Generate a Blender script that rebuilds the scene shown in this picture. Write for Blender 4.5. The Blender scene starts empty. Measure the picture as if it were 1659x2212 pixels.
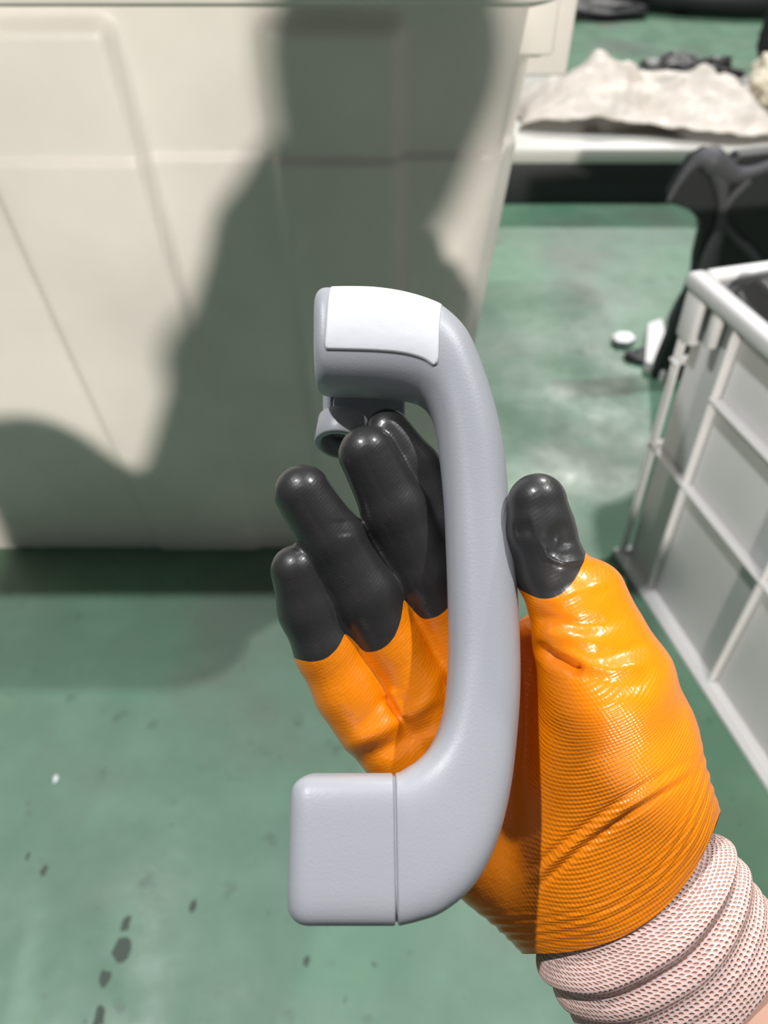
import bpy, bmesh, math, random
import numpy as np
from mathutils import Vector, Matrix, noise as mnoise

# ------------------------------------------------------------------ camera
S = bpy.context.scene
COL = S.collection
W, H = 1659.0, 2212.0
LENS, SENS = 26.0, 36.0
FPX = LENS / SENS * H
CAMP = np.array([0.0, 0.0, 0.85])
PITCH = math.radians(45)
R_ = np.array([1.0, 0, 0])
F_ = np.array([0, math.cos(PITCH), -math.sin(PITCH)])
U_ = np.array([0, math.sin(PITCH), math.cos(PITCH)])

cd = bpy.data.cameras.new('camera')
cam = bpy.data.objects.new('camera', cd)
COL.objects.link(cam)
cam.location = CAMP
cam.rotation_euler = (math.pi / 2 - PITCH, 0, 0)
cd.sensor_fit = 'VERTICAL'
cd.sensor_height = SENS
cd.sensor_width = SENS * W / H
cd.lens = LENS
cd.clip_start = 0.01
cd.dof.use_dof = True
cd.dof.focus_distance = 0.262
cd.dof.aperture_fstop = 9.0
S.camera = cam

# ------------------------------------------------------------------ world, lamps, exposure
wd = bpy.data.worlds.new('hall_light')
S.world = wd
wd.use_nodes = True
bg = wd.node_tree.nodes['Background']
bg.inputs['Color'].default_value = (0.93, 0.96, 1.0, 1)
bg.inputs['Strength'].default_value = 0.115
S.view_settings.view_transform = 'Standard'
S.view_settings.look = 'None'
S.view_settings.gamma = 1.0
S.view_settings.use_curve_mapping = False
S.view_settings.exposure = 0.0


def lamp(name, loc, target, power, size, color):
    l = bpy.data.lights.new(name, 'AREA')
    l.shape = 'DISK'
    l.size = size
    l.energy = power
    l.color = color
    o = bpy.data.objects.new(name, l)
    COL.objects.link(o)
    o.location = loc
    d = Vector(target) - Vector(loc)
    o.rotation_euler = d.to_track_quat('-Z', 'Y').to_euler()
    return o


lamp('doorway_lamp', (0.12, -4.9, 2.15), (0, .75, .45), 335, 0.20, (1.0, 0.94, 0.87))
lamp('high_bay_or_fill_lamp', (-2.0, .75, 5.65), (0, .3, .4), 230, 0.14, (0.97, 0.98, 1.0))
lamp('high_bay_or_fill_lamp', (2.4, 1.7, 5.5), (0, .5, .3), 220, 0.14, (0.97, 0.98, 1.0))
lamp('high_bay_or_fill_lamp', (2.5, 7.5, 6.0), (1.0, 3.0, 0), 420, 0.3, (1.0, 0.97, 0.92))  # added back light, only there to brighten the far floor


# ------------------------------------------------------------------ helpers
def C(u, v, d):
    """camera-space metres (right, up, away) of a photo point at depth d"""
    return np.array([(u - W / 2) / FPX * d, -(v - H / 2) / FPX * d, d])


def toW(p):
    p = np.asarray(p, float)
    if p.ndim == 1:
        return CAMP + p[0] * R_ + p[1] * U_ + p[2] * F_
    return CAMP + p[:, :1] * R_ + p[:, 1:2] * U_ + p[:, 2:3] * F_


def ray(u, v):
    return R_ * (u - W / 2) / FPX - U_ * (v - H / 2) / FPX + F_


def onZ(u, v, z=0.0):
    r = ray(u, v)
    return CAMP + r * ((z - CAMP[2]) / r[2])


def onY(u, v, y):
    r = ray(u, v)
    return CAMP + r * (y / r[1])


def link(name, me, parent=None, mat=None, smooth=True):
    o = bpy.data.objects.new(name, me)
    COL.objects.link(o)
    if mat is not None and not me.materials:
        me.materials.append(mat)
    if parent is not None:
        o.parent = parent
        o.matrix_parent_inverse = Matrix.Translation(-Vector(parent.location)) if parent.type == 'EMPTY' else Matrix.Identity(4)
    if smooth:
        me.polygons.foreach_set('use_smooth', [True] * len(me.polygons))
    return o


def mesh(name, V, Fc, parent=None, mat=None, smooth=True):
    me = bpy.data.meshes.new(name)
    me.from_pydata([tuple(map(float, v)) for v in V], [], [tuple(map(int, f)) for f in Fc])
    me.update()
    return link(name, me, parent, mat, smooth)


def thing(name, label, cat, loc=(0, 0, 0), group=None):
    o = bpy.data.objects.new(name, None)
    COL.objects.link(o)
    o.location = loc
    o.empty_display_size = 0.02
    return tag(o, label, cat, group)


def tag(o, label, cat, group=None):
    o['label'] = label
    o['category'] = cat
    if group:
        o['group'] = group
    return o


def bevel(o, w, seg=2, angle=35):
    m = o.modifiers.new('bevel', 'BEVEL')
    m.width = w
    m.segments = seg
    m.limit_method = 'ANGLE'
    m.angle_limit = math.radians(angle)
    return o


def catmull(P, n):
    P = np.asarray(P, float)
    P = np.vstack([2 * P[0] - P[1], P, 2 * P[-1] - P[-2]])
    out = []
    for i in range(1, len(P) - 2):
        a, b, c, d = P[i - 1], P[i], P[i + 1], P[i + 2]
        for k in range(n):
            t = k / n
            out.append(.5 * ((2 * b) + (-a + c) * t + (2 * a - 5 * b + 4 * c - d) * t * t + (-a + 3 * b - 3 * c + d) * t ** 3))
    out.append(P[-2])
    return np.array(out)


def quads(nu, nv, wrap=True, caps=True):
    Fc = []
    m = nv if wrap else nv - 1
    for i in range(nu - 1):
        for j in range(m):
            a, b = i * nv + j, i * nv + (j + 1) % nv
            Fc.append((a, b, b + nv, a + nv))
    if caps:
        Fc.append(tuple(reversed(range(nv))))
        Fc.append(tuple(range((nu - 1) * nv, nu * nv)))
    return Fc


def fix_normals(o):
    bm = bmesh.new()
    bm.from_mesh(o.data)
    bmesh.ops.recalc_face_normals(bm, faces=bm.faces)
    bm.to_mesh(o.data)
    bm.free()
    return o


# ---- materials
def mat(name, color, rough=0.5, coat=0.0, metal=0.0, bump=0.0, bump_scale=80.0, var=0.0, var_scale=6.0, spec=0.5,
        sss=0.0):
    m = bpy.data.materials.new(name)
    m.use_nodes = True
    nt = m.node_tree
    b = nt.nodes['Principled BSDF']
    b.inputs['Base Color'].default_value = (*color, 1)
    b.inputs['Roughness'].default_value = rough
    b.inputs['Coat Weight'].default_value = coat
    b.inputs['Metallic'].default_value = metal
    b.inputs['Specular IOR Level'].default_value = spec
    if sss:
        b.inputs['Subsurface Weight'].default_value = sss
        b.inputs['Subsurface Scale'].default_value = 0.01
    if bump or var:
        tc = nt.nodes.new('ShaderNodeTexCoord')
    if bump:
        n = nt.nodes.new('ShaderNodeTexNoise')
        n.inputs['Scale'].default_value = bump_scale
        n.inputs['Detail'].default_value = 4
        bp = nt.nodes.new('ShaderNodeBump')
        bp.inputs['Strength'].default_value = bump
        bp.inputs['Distance'].default_value = 0.001
        nt.links.new(tc.outputs['Object'], n.inputs['Vector'])
        nt.links.new(n.outputs['Fac'], bp.inputs['Height'])
        nt.links.new(bp.outputs['Normal'], b.inputs['Normal'])
    if var:
        n = nt.nodes.new('ShaderNodeTexNoise')
        n.inputs['Scale'].default_value = var_scale
        n.inputs['Detail'].default_value = 5
        mx = nt.nodes.new('ShaderNodeMix')
        mx.data_type = 'RGBA'
        mr = nt.nodes.new('ShaderNodeMapRange')
        mr.inputs[1].default_value = 0.35
        mr.inputs[2].default_value = 0.7
        nt.links.new(tc.outputs['Object'], n.inputs['Vector'])
        nt.links.new(n.outputs['Fac'], mr.inputs[0])
        nt.links.new(mr.outputs[0], mx.inputs[0])
        mx.inputs[6].default_value = (*color, 1)
        mx.inputs[7].default_value = (*[c * (1 - var) for c in color], 1)
        nt.links.new(mx.outputs[2], b.inputs['Base Color'])
    return m


def node(nt, kind, **kw):
    n = nt.nodes.new('ShaderNode' + kind)
    for k, v in kw.items():
        setattr(n, k, v)
    return n


def floor_material():
    m = bpy.data.materials.new('worn_green_floor_paint')
    m.use_nodes = True
    nt = m.node_tree
    L = nt.links.new
    b = nt.nodes['Principled BSDF']
    tc = node(nt, 'TexCoord')

    def nz(scale, detail, lo, hi, seed=0.0, rough=.55):
        mp = node(nt, 'Mapping')
        mp.inputs['Location'].default_value = (seed, seed * 1.7, 0)
        n = node(nt, 'TexNoise')
        n.inputs['Scale'].default_value = scale
        n.inputs['Detail'].default_value = detail
        n.inputs['Roughness'].default_value = rough
        mr = node(nt, 'MapRange')
        mr.inputs[1].default_value = lo
        mr.inputs[2].default_value = hi
        L(tc.outputs['Object'], mp.inputs[0])
        L(mp.outputs[0], n.inputs['Vector'])
        L(n.outputs['Fac'], mr.inputs[0])
        return mr.outputs[0]

    def mix(fac, a, bcol, k=1.0):
        mx = node(nt, 'Mix', data_type='RGBA')
        if k != 1.0:
            mm = node(nt, 'Math', operation='MULTIPLY')
            L(fac, mm.inputs[0])
            mm.inputs[1].default_value = k
            fac = mm.outputs[0]
        L(fac, mx.inputs[0])
        if isinstance(a, tuple):
            mx.inputs[6].default_value = (*a, 1)
        else:
            L(a, mx.inputs[6])
        mx.inputs[7].default_value = (*bcol, 1)
        return mx.outputs[2]
    col = mix(nz(5, 6, .35, .7, 3), (0.082, 0.185, 0.115), (0.102, 0.175, 0.118))
    col = mix(nz(14, 6, .45, .75, 9), col, (0.12, 0.235, 0.155), .7)
    col = mix(nz(2.3, 5, .52, .66, 21), col, (0.105, 0.135, 0.105), .75)
    col = mix(nz(26, 4, .62, .72, 5), col, (0.05, 0.09, 0.062), .65)
    col = mix(nz(60, 3, .70, .76, 13), col, (0.03, 0.045, 0.035), .8)
    L(col, b.inputs['Base Color'])
    rg = node(nt, 'MapRange')
    rg.inputs[3].default_value = .34
    rg.inputs[4].default_value = .62
    L(nz(7, 5, .3, .7, 31), rg.inputs[0])
    L(rg.outputs[0], b.inputs['Roughness'])
    bp = node(nt, 'Bump')
    bp.inputs['Strength'].default_value = .25
    bp.inputs['Distance'].default_value = .002
    L(nz(40, 5, 0, 1, 2), bp.inputs['Height'])
    L(bp.outputs['Normal'], b.inputs['Normal'])
    return m


def glove_material(name, color, knit, rough, coat=.5):
    m = bpy.data.materials.new(name)
    m.use_nodes = True
    nt = m.node_tree
    L = nt.links.new
    b = nt.nodes['Principled BSDF']
    b.inputs['Roughness'].default_value = rough
    b.inputs['Coat Weight'].default_value = coat
    b.inputs['Coat Roughness'].default_value = .16
    uv = node(nt, 'UVMap', uv_map='knit')
    sep = node(nt, 'SeparateXYZ')
    L(uv.outputs[0], sep.inputs[0])
    at = node(nt, 'Attribute', attribute_name='ribbing')
    # knit rows (along y) and stitches (along x), in millimetres
    def wave(sock, period):
        a = node(nt, 'Math', operation='MULTIPLY')
        L(sock, a.inputs[0])
        a.inputs[1].default_value = 2 * math.pi / period
        s = node(nt, 'Math', operation='SINE')
        L(a.outputs[0], s.inputs[0])
        return s.outputs[0]
    row = wave(sep.outputs[1], 1.3)
    sti = wave(sep.outputs[0], 1.25)
    ad = node(nt, 'Math', operation='MULTIPLY_ADD')
    L(sti, ad.inputs[0])
    ad.inputs[1].default_value = .45
    L(row, ad.inputs[2])
    mu = node(nt, 'Math', operation='MULTIPLY')
    L(ad.outputs[0], mu.inputs[0])
    L(at.outputs['Fac'], mu.inputs[1])
    n = node(nt, 'TexNoise')
    n.inputs['Scale'].default_value = .35
    n.inputs['Detail'].default_value = 5
    L(uv.outputs[0], n.inputs['Vector'])
    ad2 = node(nt, 'Math', operation='MULTIPLY_ADD')
    L(n.outputs['Fac'], ad2.inputs[0])
    ad2.inputs[1].default_value = 1.0
    L(mu.outputs[0], ad2.inputs[2])
    bp = node(nt, 'Bump')
    bp.inputs['Strength'].default_value = knit
    bp.inputs['Distance'].default_value = .00022
    L(ad2.outputs[0], bp.inputs['Height'])
    L(bp.outputs['Normal'], b.inputs['Normal'])
    L(bp.outputs['Normal'], b.inputs['Coat Normal'])
    # grime
    n2 = node(nt, 'TexNoise')
    n2.inputs['Scale'].default_value = .22
    n2.inputs['Detail'].default_value = 8
    n2.inputs['Roughness'].default_value = .75
    L(uv.outputs[0], n2.inputs['Vector'])
    mr = node(nt, 'MapRange')
    mr.inputs[1].default_value = .60
    mr.inputs[2].default_value = .78
    mr.inputs[4].default_value = .38
    L(n2.outputs['Fac'], mr.inputs[0])
    mx = node(nt, 'Mix', data_type='RGBA')
    L(mr.outputs[0], mx.inputs[0])
    mx.inputs[6].default_value = (*color, 1)
    mx.inputs[7].default_value = (*[c * .45 + .01 for c in color], 1)
    L(mx.outputs[2], b.inputs['Base Color'])
    return m


def cuff_material():
    m = bpy.data.materials.new('pink_open_knit')
    m.use_nodes = True
    nt = m.node_tree
    L = nt.links.new
    b = nt.nodes['Principled BSDF']
    b.inputs['Roughness'].default_value = .9
    b.inputs['Specular IOR Level'].default_value = .15
    uv = node(nt, 'UVMap', uv_map='knit')
    mp = node(nt, 'Mapping')
    mp.inputs['Scale'].default_value = (1 / 1.75, 1 / 1.6, 1)
    L(uv.outputs[0], mp.inputs[0])
    v = node(nt, 'TexVoronoi')
    v.inputs['Scale'].default_value = 1
    v.inputs['Randomness'].default_value = .18
    L(mp.outputs[0], v.inputs['Vector'])
    mr = node(nt, 'MapRange')
    mr.inputs[1].default_value = .18
    mr.inputs[2].default_value = .42
    L(v.outputs['Distance'], mr.inputs[0])
    mx = node(nt, 'Mix', data_type='RGBA')
    L(mr.outputs[0], mx.inputs[0])
    mx.inputs[6].default_value = (0.74, 0.36, 0.27, 1)
    mx.inputs[7].default_value = (0.88, 0.66, 0.60, 1)
    L(mx.outputs[2], b.inputs['Base Color'])
    bp = node(nt, 'Bump')
    bp.inputs['Strength'].default_value = .9
    bp.inputs['Distance'].default_value = .0007
    L(mr.outputs[0], bp.inputs['Height'])
    L(bp.outputs['Normal'], b.inputs['Normal'])
    return m


M = dict(
    floor=floor_material(),
    bin=mat('scuffed_offwhite_plastic', (0.72, 0.68, 0.63), .5, var=.16, var_scale=5, bump=.3, bump_scale=30),
    crate=mat('white_crate_plastic', (0.60, 0.59, 0.585), .42, var=.10, var_scale=6),
    handle=mat('grained_grey_plastic', (0.405, 0.415, 0.44), .40, bump=.07, bump_scale=1100),
    bracket=mat('grey_bracket_plastic', (0.34, 0.36, 0.40), .45),
    sticker=mat('white_paper_sticker', (0.80, 0.81, 0.83), .6, bump=.4, bump_scale=70),
    orange=glove_material('orange_latex_over_knit', (0.95, 0.255, 0.0), 1.0, .34, .45),
    black=glove_material('black_latex_coating', (0.030, 0.029, 0.029), .45, .40, .35),
    cuff=cuff_material(),
    skin=mat('skin', (0.72, 0.42, 0.30), .5, sss=.15),
    black_plastic=mat('black_moulded_plastic', (0.009, 0.010, 0.012), .55),
    grey_rib=mat('charcoal_plastic_rib', (0.06, 0.06, 0.066), .6),
    bag=mat('cream_foam_sheet', (0.57, 0.52, 0.46), .5, var=.2, var_scale=9),
    dark_bag=mat('charcoal_film', (0.032, 0.032, 0.032), .45, var=.4, var_scale=9),
    board=mat('white_board', (0.50, 0.49, 0.45), .45),
    yellow=mat('mustard_strap', (0.42, 0.33, 0.12), .6),
    cream=mat('cream_foam', (0.68, 0.62, 0.50), .7),
    white=mat('white_plastic_chip', (0.68, 0.68, 0.70), .4),
    cloth=mat('dark_blue_work_clothes', (0.03, 0.04, 0.07), .9),
    hair=mat('black_hair', (0.012, 0.010, 0.010), .5),
    wood=mat('stool_plastic', (0.25, 0.27, 0.30), .5),
    scuff=mat('dark_scuff', (0.05, 0.075, 0.055), .7),
    green=mat('green_tape', (0.10, 0.65, 0.10), .5),
)

# ------------------------------------------------------------------ floor
fl = mesh('floor', [(-6, -4, 0), (6, -4, 0), (6, 12, 0), (-6, 12, 0), (-6, -4, -.1), (6, -4, -.1), (6, 12, -.1), (-6, 12, -.1)],
          [(0, 1, 2, 3), (7, 6, 5, 4), (0, 4, 5, 1), (1, 5, 6, 2), (2, 6, 7, 3), (3, 7, 4, 0)], None, M['floor'], False)
fl['kind'] = 'structure'


# scuffs and paint chips worn into the floor
random.seed(4)
for k, (u, v, r, col) in enumerate(((262, 2050, 17, 0), (272, 1996, 11, 0), (226, 2112, 11, 0), (214, 2195, 12, 0), (418, 1955, 9, 0), (120, 1683, 10, 1),
                                    (662, 2075, 7, 0), (60, 1850, 7, 0), (95, 1880, 8, 0))):
    c = onZ(u, v)
    n = 11
    V = []
    ph = random.random() * 6
    for z in (-.0002, .0006):
        random.seed(k)
        for i in range(n):
            a = 2 * math.pi * i / n
            rr_ = (.45 if col else .8) * r / FPX * 1.05 * (.65 + .6 * random.random())
            V.append((c[0] + rr_ * math.cos(a) * (.75 + .2 * math.sin(ph)), c[1] + rr_ * math.sin(a) * 1.5, z))
    Fc = [tuple(reversed(range(n))), tuple(range(n, 2 * n))] + [(i, (i + 1) % n, (i + 1) % n + n, i + n) for i in range(n)]
    mesh('paint_chip', V, Fc, fl, M['white'] if col else M['scuff'], False)

# ------------------------------------------------------------------ the big off-white bin
def smoothstep(a, b, x):
    t = np.clip((x - a) / (b - a), 0, 1)
    return t * t * (3 - 2 * t)


def build_bin():
    root = thing('storage_bin', 'large off-white moulded plastic bin with upright panels and a stepped rim, behind the gloved hand',
                 'bin', (-.43, 1.10, 0))
    Hb = 0.735
    xr0, xl0 = 0.070, -0.93        # bottom corners
    taper = 0.052 / .67
    yf0, yb0 = 0.770, 1.42
    rc = .045
    # outline of the front as a corrugated profile; X positions taken at z = .6
    edges = [(-.78, 1), (-.62, -1), (-.477, -1), (-.4635, 1), (-.268, -1), (-.118, 1), (.015, -1)]

    def relief(x, z):
        """how far the wall stands proud of its base plane"""
        r = 0
        for a, b, lean in ((-.80, -.63, .10), (-.368, -.225, .18), (-.098, .012, .10)):
            # ribs fan slightly inwards to the foot
            sh = (z - .6) * lean * .25
            r += .014 * smoothstep(a - .010 - sh, a + .004 - sh, x) * (1 - smoothstep(b - .004 - sh, b + .010 - sh, x))
        top = 1 - smoothstep(.698, .712, z)
        step = .0045 * (1 - smoothstep(.594, .600, z))
        foot = smoothstep(.15, .42, z)
        return r * top * (.35 + .65 * foot) + step
    zs = np.unique(np.concatenate([np.linspace(0, .58, 30), np.linspace(.585, .61, 8), np.linspace(.62, .69, 6), np.linspace(.693, .735, 10)]))
    V, nper = [], 0
    for z in zs:
        e = taper * z
        xr, xl, yf, yb = xr0 + e, xl0 - e, yf0 - e, yb0 + e
        inset = .006 * (1 - smoothstep(0, .02, z))
        ring = []
        xs = np.linspace(xl + rc, xr - rc, 190)
        for x in xs:
            ring.append((x, yf - relief(x, z) + inset))
        st = relief(9, z)
        for k in range(1, 9):
            a = -math.pi / 2 + math.pi / 2 * k / 9
            ring.append((xr - rc + (rc + st - inset) * math.cos(a), yf + rc + (rc + st - inset) * math.sin(a)))
        for y in np.linspace(yf + rc, yb - rc, 40):
            rr = .009 * (smoothstep(.02, .03, (y - yf) % .16) * (1 - smoothstep(.12, .13, (y - yf) % .16))) * (1 - smoothstep(.68, .70, z))
            ring.append((xr + st + rr - inset, y))
        for k in range(1, 9):
            a = math.pi / 2 * k / 9
            ring.append((xr - rc + rc * math.cos(a), yb - rc + rc * math.sin(a)))
        for x in np.linspace(xr - rc, xl + rc, 24):
            ring.append((x, yb))
        for k in range(1, 9):
            a = math.pi / 2 + math.pi / 2 * k / 9
            ring.append((xl + rc + rc * math.cos(a), yb - rc + rc * math.sin(a)))
        for y in np.linspace(yb - rc, yf + rc, 24):
            ring.append((xl, y))
        for k in range(1, 9):
            a = math.pi + math.pi / 2 * k / 9
            ring.append((xl + rc + rc * math.cos(a), yf + rc + rc * math.sin(a)))
        nper = len(ring)
        V += [(x, y, z) for x, y in ring]
    # inside wall
    n_out = len(zs)
    e = taper * Hb
    def inner(z, t):
        ee = taper * z
        c = .5 * (xr0 + xl0), .5 * (yf0 + yb0)
        base = V[(n_out - 1) * nper:n_out * nper]
        sx = ((xr0 - xl0) / 2 + ee - t) / ((xr0 - xl0) / 2 + e)
        sy = ((yb0 - yf0) / 2 + ee - t) / ((yb0 - yf0) / 2 + e)
        return [(c[0] + (p[0] - c[0]) * sx, c[1] + (p[1] - c[1]) * sy, z) for p in base]
    V2 = list(V)
    for z in (Hb, .6, .3, .03):
        V2 += inner(z, .012)
    body = mesh('body', V2, quads(n_out + 4, nper), root, M['bin'])
    fix_normals(body)
    body.data.set_sharp_from_angle(angle=math.radians(50))

    # rim: stepped collar running round the top
    def collar(name, out0, out1, z0, z1, r=.055):
        def loop(o, z):
            ee = taper * Hb
            xr, xl, yf, yb = xr0 + ee + o, xl0 - ee - o, yf0 - ee - o, yb0 + ee + o
            pts = []
            for cx, cy, a0 in ((xr - r, yf + r, -90), (xr - r, yb - r, 0), (xl + r, yb - r, 90), (xl + r, yf + r, 180)):
                for k in range(9):
                    a = math.radians(a0 + 90 * k / 8)
                    pts.append((cx + r * math.cos(a), cy + r * math.sin(a), z))
            return pts
        L_ = loop(out0, z0) + loop(out1, z0) + loop(out1, z1) + loop(out0, z1)
        n = 36
        Fc = []
        for i in range(4):
            for j in range(n):
                a, b = i * n + j, i * n + (j + 1) % n
                c, d = ((i + 1) % 4) * n + (j + 1) % n, ((i + 1) % 4) * n + j
                Fc.append((a, b, c, d))
        o = mesh(name, L_, Fc, root, M['bin'])
        fix_normals(o)
        bevel(o, .003, 3)
        return o
    collar('rim', -.012, .026, .722, .780)
    # drop skirts on the right-hand rim
    def box(name, lo, hi, b=.003):
        x0, y0, z0 = lo
        x1, y1, z1 = hi
        o = mesh(name, [(x0, y0, z0), (x1, y0, z0), (x1, y1, z0), (x0, y1, z0), (x0, y0, z1), (x1, y0, z1), (x1, y1, z1), (x0, y1, z1)],
                 [(0, 3, 2, 1), (4, 5, 6, 7), (0, 1, 5, 4), (1, 2, 6, 5), (2, 3, 7, 6), (3, 0, 4, 7)], root, M['bin'])
        bevel(o, b, 3)
        return o
    box('rim_bracket', (.115, .748, .672), (.150, .79, .724), .004)
    box('rim_bracket', (.118, .80, .643), (.176, 1.30, .724), .004)
    return root


build_bin()


# ------------------------------------------------------------------ white crate at the right
def build_crate():
    ang = math.radians(-75.2)                   # direction of the long side
    A = np.array([math.cos(ang), math.sin(ang)])       # along the visible long side, towards the viewer
    B = np.array([-A[1], A[0]])                        # across, to the right
    P0 = np.array([.342, .768])
    Lc, Wc, Hc = .665, .44, .455
    root = thing('plastic_crate', 'open white plastic crate with ribbed sides on the green floor, right of the hand', 'crate',
                 (P0[0] + A[0] * Lc / 2 + B[0] * Wc / 2, P0[1] + A[1] * Lc / 2 + B[1] * Wc / 2, 0))
    tp = .012

    def pt(s, t, z):
        # slight taper: narrower at the foot
        f = (1 - z / Hc) * tp
        s2 = f + s * (Lc - 2 * f) / Lc
        t2 = f + t * (Wc - 2 * f) / Wc
        q = P0 + A * s2 + B * t2
        return (q[0], q[1], z)

    def box(name, s0, s1, t0, t1, z0, z1, b=.0025):
        c = [pt(s, t, z) for z in (z0, z1) for s, t in ((s0, t0), (s1, t0), (s1, t1), (s0, t1))]
        o = mesh(name, c, [(0, 3, 2, 1), (4, 5, 6, 7), (0, 1, 5, 4), (1, 2, 6, 5), (2, 3, 7, 6), (3, 0, 4, 7)], root, M['crate'])
        fix_normals(o)
        if b:
            bevel(o, b, 2)
        return o
    w = .004
    d = .014          # depth of the outside ribs
    box('side_wall', d, Lc - d, d, d + w, .012, Hc)
    box('side_wall', d, Lc - d, Wc - d - w, Wc - d, .012, Hc)
    box('end_wall', d, d + w, d + w, Wc - d - w, .012, Hc)
    box('end_wall', Lc - d - w, Lc - d, d + w, Wc - d - w, .012, Hc)
    box('base', 0, Lc, 0, Wc, .0, .014, .003)
    # rim: four rails
    box('rim', -.004, Lc + .004, -.004, d + w, Hc - .016, Hc + .004, .005)
    box('rim', -.004, Lc + .004, Wc - d - w, Wc + .004, Hc - .016, Hc + .004, .005)
    box('rim', -.004, d + w, d + w, Wc - d - w, Hc - .016, Hc + .004, .005)
    box('rim', Lc - d - w, Lc + .004, d + w, Wc - d - w, Hc - .016, Hc + .004, .005)
    # ribs
    rt = .0045
    vs = [0.003, .085, .25, .415, .58, Lc - .003 - rt]
    for s in vs:
        box('rib', s, s + rt, 0.002, d, .014, Hc - .016, .0015)
        box('rib', s, s + rt, Wc - d, Wc - .002, .014, Hc - .016, .0015)
    for z in (.215, .345):
        a = 0.003 if z < .3 else .085
        box('rib', a, Lc - a, 0.0, d, z, z + rt, .0015)
        box('rib', a, Lc - a, Wc - d, Wc, z, z + rt, .0015)
    for t in (.003, .145, .29, Wc - .008):
        box('rib', 0.002, d, t, t + rt, .014, Hc - .016, .0015)
        box('rib', Lc - d, Lc - .002, t, t + rt, .014, Hc - .016, .0015)
    for z in (.215, .345):
        box('rib', 0, d, .0, Wc, z, z + rt, .0015)
        box('rib', Lc - d, Lc, 0, Wc, z, z + rt, .0015)
    # reinforced corner blocks under the rim and a small grip panel
    for s in (.0, ):
        box('corner_block', -.001, .030, -.001, d, Hc - .075, Hc - .014, .004)
        box('corner_block', .048, .062, .0, d, Hc - .060, Hc - .014, .004)
    box('foot_rail', -.004, Lc + .004, -.005, .004, .0, .010, .002)
    return A, B, P0, pt


A_, B_, P0_, crate_pt = build_crate()


# ------------------------------------------------------------------ crumpled and lumpy things
def lump(name, c, r, mt, seed=0, amp=.25, freq=3.0, sub=5, parent=None, flat=None, ridged=False, rot=0, boxy=1.0):
    bm = bmesh.new()
    bmesh.ops.create_icosphere(bm, subdivisions=sub, radius=1)
    cr, sr = math.cos(rot), math.sin(rot)
    for v in bm.verts:
        p = v.co.copy()
        q = p * freq + Vector((seed * 3.1, seed * 1.3, seed * .7))
        n = mnoise.fractal(q, .9, 2.0, 4)
        if ridged:
            n = (1 - abs(n) * 2.2) * .6
        s = 1 + amp * n
        if boxy != 1.0:
            p = Vector([math.copysign(abs(t) ** boxy, t) for t in p])
        x, y, z = p.x * r[0] * s, p.y * r[1] * s, p.z * r[2] * s
        co = Vector((c[0] + cr * x - sr * y, c[1] + sr * x + cr * y, c[2] + z))
        if flat is not None and co.z < flat:
            co.z = flat
        v.co = co
    me = bpy.data.meshes.new(name)
    bm.to_mesh(me)
    bm.free()
    return link(name, me, parent, mt)


# contents of the crate
def q(s, t):
    p = P0_ + A_ * s + B_ * t
    return float(p[0]), float(p[1])


x_, y_ = q(.081, .066)
tag(lump('plastic_bag', (x_, y_, .245), (.043, .058, .225), M['dark_bag'], 4, .05, 3.0, 5, None, .016, False, math.radians(14.8), .36), 'black crumpled bag inside the white crate, in its far corner', 'bag')
x_, y_ = q(.085, .170)
tag(lump('foam_block', (x_, y_, .23), (.050, .058, .21), M['cream'], 8, .08, 2.6, 5, None, .016, False, math.radians(14.8), .5), 'cream folded foam piece inside the white crate, against the far side', 'foam')


def build_pallet():
    root = thing('low_platform', 'long white low platform behind the bin, carrying the crumpled cream sheet', 'platform', (.9, 2.36, 0))
    x0, x1, y0, y1 = -.25, 1.9, 2.05, 2.72
    def box(name, a, b, c, d, e, f, mt):
        o = mesh(name, [(a, c, e), (b, c, e), (b, d, e), (a, d, e), (a, c, f), (b, c, f), (b, d, f), (a, d, f)],
                 [(0, 3, 2, 1), (4, 5, 6, 7), (0, 1, 5, 4), (1, 2, 6, 5), (2, 3, 7, 6), (3, 0, 4, 7)], root, mt)
        bevel(o, .005, 2)
    box('deck', x0, x1, y0, y1, .112, .150, M['board'])
    for x in (x0 + .04, .78, x1 - .14):
        box('runner', x, x + .10, y0 + .06, y1 - .02, 0, .112, M['black_plastic'])
    box('deck_shade', x0, x1, y0 + .015, y0 + .02, .0, .112, M['black_plastic'])  # black strip standing in for the shade under the deck
    return root


build_pallet()


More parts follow.
